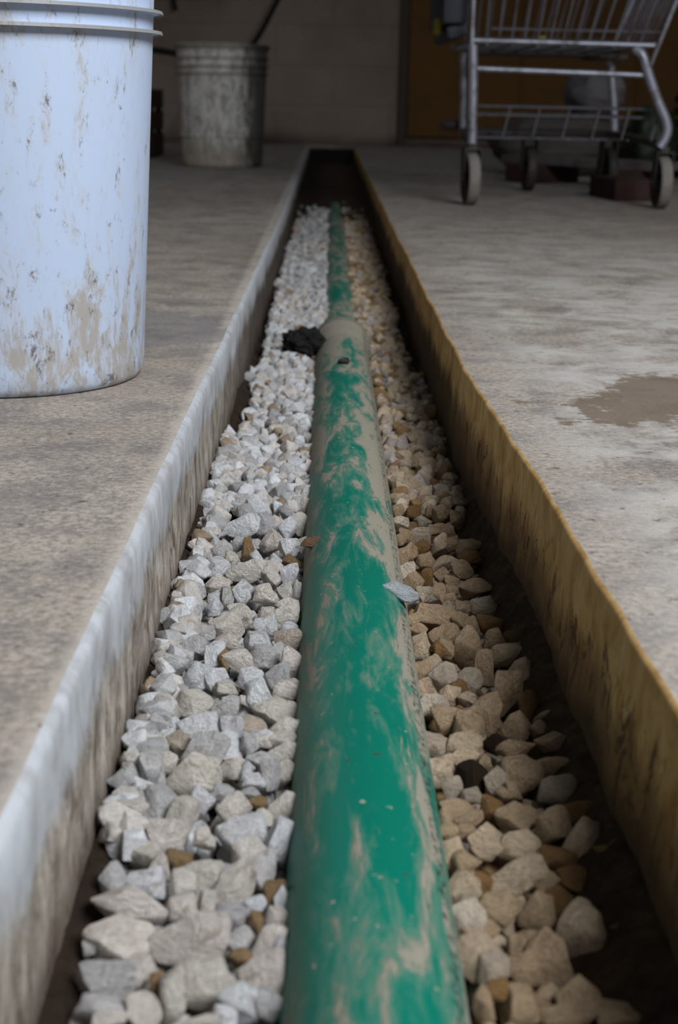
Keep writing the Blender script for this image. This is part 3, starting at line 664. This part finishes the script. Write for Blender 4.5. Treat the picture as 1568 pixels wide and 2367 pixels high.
def caster(x, y, rz, top=.146, r=.0625, tread=TREAD):
    k = D.objects.new('caster', None); link(k, cart); k.location = cp((x, y, 0)); k.rotation_euler = (0, 0, rz)
    bm = bmesh.new(); n = 40; prof = [(r - .004, -.0135), (r - .001, -.011), (r, -.006), (r, .006), (r - .001, .011), (r - .004, .0135)]
    rings = [[bm.verts.new((h, q * math.cos(a * math.tau / n), r + q * math.sin(a * math.tau / n))) for a in range(n)] for q, h in [(r - .014, -.0125)] + prof + [(r - .014, .0125)]]
    for A, B in zip(rings, rings[1:]):
        for a in range(n): bm.faces.new((A[a], A[(a + 1) % n], B[(a + 1) % n], B[a]))
    finish('tyre', bm, tread, k)
    bm = bmesh.new(); rings = [[bm.verts.new((h, q * math.cos(a * math.tau / n), r + q * math.sin(a * math.tau / n))) for a in range(n)] for q, h in ((r - .0045, -.0136), (r - .014, -.0125), (.020, -.006), (.014, -.014), (.003, -.015), (.003, .015), (.014, .014), (.020, .006), (r - .014, .0125), (r - .0045, .0136))]
    for A, B in zip(rings, rings[1:]):
        for a in range(n): bm.faces.new((A[a], A[(a + 1) % n], B[(a + 1) % n], B[a]))
    finish('hub', bm, HUB, k)
    bm = bmesh.new()
    for s in (-1, 1):
        q = [bm.verts.new((s * .0205, yy, zz)) for yy, zz in ((-.024, top - .012), (.026, top - .012), (.022, .085), (.012, .050), (-.010, .050), (-.018, .085))]
        q2 = [bm.verts.new((s * .0180, v.co.y, v.co.z)) for v in q]
        bm.faces.new(q); bm.faces.new(q2[::-1])
        for a in range(6): bm.faces.new((q[a], q[(a + 1) % 6], q2[(a + 1) % 6], q2[a]))
    box(bm, (0, .001, top - .012), (.041, .050, .003)); box(bm, (0, 0, top - .005), (.020, .020, .012))
    tube(bm, [(-.024, 0, r), (.024, 0, r)], .005, 8)
    finish('fork', bm, DARKM, k, smooth=False)
caster(.346, CY + .01, R(6)); caster(.812, CY + .02, R(2)); caster(.572, 4.29, R(4), .158, .0625, DARKM); caster(.792, 4.27, R(8), .158, .0625, HUB)
bm = bmesh.new(); bmesh.ops.create_icosphere(bm, subdivisions=3, radius=.020, matrix=Matrix.Translation(cp((.345, YF + .05, .178))) @ Matrix.Diagonal((1.7, 1, .8, 1))); finish('bumper', bm, DARKM, cart)

# ------------------------------------------------------------ clutter by the wall
def sack(label, loc, size, rz, mat, seed, nm='sack', cat='sack', **k):
    bm = bmesh.new(); bmesh.ops.create_cube(bm, size=2); bmesh.ops.subdivide_edges(bm, edges=bm.edges, cuts=11, use_grid_fill=True)
    for v in bm.verts:
        p = v.co.copy(); L = (abs(p.x) ** 4 + abs(p.y) ** 4 + abs(p.z) ** 2.6) ** .25
        p /= max(L, .01); e = max(abs(p.x), abs(p.y)); p.z *= 1 - .55 * max(0, e - .62) / .38
        n = noise.noise(p * 1.6 + Vector((seed, 0, 0))) * .16 + noise.noise(p * 4.5 + Vector((0, seed, 0))) * .07 + noise.noise(p * 11 + Vector((0, 0, seed))) * .03
        p += p.normalized() * n
        v.co = Vector((p.x * size[0] / 2, p.y * size[1] / 2, p.z * size[2] / 2))
    lo = min(v.co.z for v in bm.verts)
    for v in bm.verts: v.co.z = max(v.co.z - lo - .004, 0)
    o = finish(nm, bm, mat); o.location = loc; o.rotation_euler = (0, 0, rz); return tag(o, label, cat, **k)
sack('lumpy grey sack lying lowest behind the shopping cart', (.84, 5.27, 0), (.54, .38, .19), R(2), SACK2, 1)
sack('crumpled dusty white sack heaped on the grey sack behind the cart', (.91, 5.24, .193), (.17, .22, .15), R(14), SACK, 5)
sack('small heap of dark green plastic film in front of the sacks behind the cart', (1.06, 4.95, 0), (.15, .14, .22), R(10), GREEN, 8, 'plastic_film', 'plastic film')
# stack of dark boards at the right edge
for i in range(7):
    bm = bmesh.new(); box(bm, (0, 0, .016), (.62, .34, .030), bev=.004); 
    for k in range(4): box(bm, (-.24 + .16 * k, 0, .0325), (.03, .34, .004))
    o = finish('timber_board', bm, [DARKW, SACK2, DARKW, BOARD, DARKW, CRATE, DARKW][i], smooth=False); o.location = (1.52, 5.15 + .01 * (i % 3), i * .041); o.rotation_euler = (0, 0, R([2, -1, 3, 0, -2, 1, 2][i]))
    tag(o, 'dark dirty board, %s up in the stack at the right edge behind the cart' % ORD[i], 'board', 'boards stacked behind the cart')
sack('pale grey crumpled sack on top of the board stack', (1.33, 5.08, .287), (.26, .26, .11), R(-10), SACK, 12)
bm = bmesh.new(); box(bm, (0, 0, .15), (.20, .24, .30), bev=.006); box(bm, (0, 0, .301), (.19, .06, .003)); o = finish('carton', bm, CRATE, smooth=False); o.location = (1.62, 5.20, .290); tag(o, 'brown cardboard carton standing on the board stack', 'carton')
def brickf(label, loc, rz):
    bm = bmesh.new(); box(bm, (0, 0, .0275), (.115, .22, .055), bev=.004); o = finish('clay_brick', bm, BRICK, smooth=False); o.location = loc; o.rotation_euler = (0, 0, rz)
    tag(o, label, 'brick', 'clay bricks behind the cart')
brickf('red clay brick on the floor just left of the right front caster', (.79, 4.02, 0), R(8))
brickf('red clay brick under the right end of the plank', (.925, 4.53, 0), R(-40))
brickf('red clay brick under the left end of the plank', (.68, 4.77, 0), R(-50))
bm = bmesh.new(); box(bm, (0, 0, .012), (.58, .13, .026), bev=.004); o = finish('plank', bm, WOOD, smooth=False); o.location = (.80, 4.655, .0555); o.rotation_euler = (0, 0, R(-46)); tag(o, 'weathered grey plank lying across two bricks behind the cart', 'plank')
# left corner: hoses, dark crate
bm = bmesh.new(); tube(bm, arc([(-.235, 7.90, 1.9), (-.18, 7.86, 1.2), (-.185, 7.84, .86), (-.275, 7.80, .69), (-.36, 7.76, .52), (-.46, 7.70, .40), (-.62, 7.6, .28), (-.70, 7.5, .10), (-.60, 7.35, .018), (-.35, 7.3, .016)], 3), .0135, 12)
tag(finish('hose', bm, BLACK), 'black hose curving down the back wall behind the small bucket', 'hose')
bm = bmesh.new(); tube(bm, arc([(-4.15, 6.9, .95), (-3.0, 6.7, .80), (-1.8, 6.45, .56), (-1.1, 6.4, .47), (-.80, 6.4, .425), (-.62, 6.4, .405), (-.50, 6.4, .36), (-.46, 6.42, .2), (-.47, 6.45, .018)], 2), .014, 12)
tag(finish('hose', bm, BLACK), 'thick dark hose drooping from the left down behind the small bucket', 'hose')
bm = bmesh.new(); tube(bm, arc([(-4.12, 7.94, .60), (-1.9, 7.94, .70), (-.9, 7.94, .735), (-.60, 7.94, .745), (-.52, 7.96, .75)], 2), .020, 12); tube(bm, [(-.80, 7.94, .74), (-.80, 7.93, .69), (-.79, 7.92, .655)], .012, 10)
tag(finish('wall_pipe', bm, BLACK), 'black pipe with a short stub fixed along the back wall, top left', 'wall pipe')
cr = thing('wooden_crate', 'dark brown slatted crate standing between the two buckets', 'crate', (-.93, 6.1, 0))
bm = bmesh.new(); box(bm, (0, 0, .014), (.50, .34, .02))
finish('crate_bottom', bm, CRATE, cr, smooth=False)
bm = bmesh.new()
for k in range(3):
    for s in (-1, 1):
        box(bm, (0, s * .165, .055 + k * .085), (.50, .012, .070), bev=.002); box(bm, (s * .245, 0, .055 + k * .085), (.012, .32, .070), bev=.002)
finish('crate_side', bm, CRATE, cr, smooth=False)
bm = bmesh.new()
for s in (-1, 1):
    for q in (-1, 1): box(bm, (s * .232, q * .152, .13), (.022, .022, .25))
finish('corner_post', bm, DARKW, cr, smooth=False)
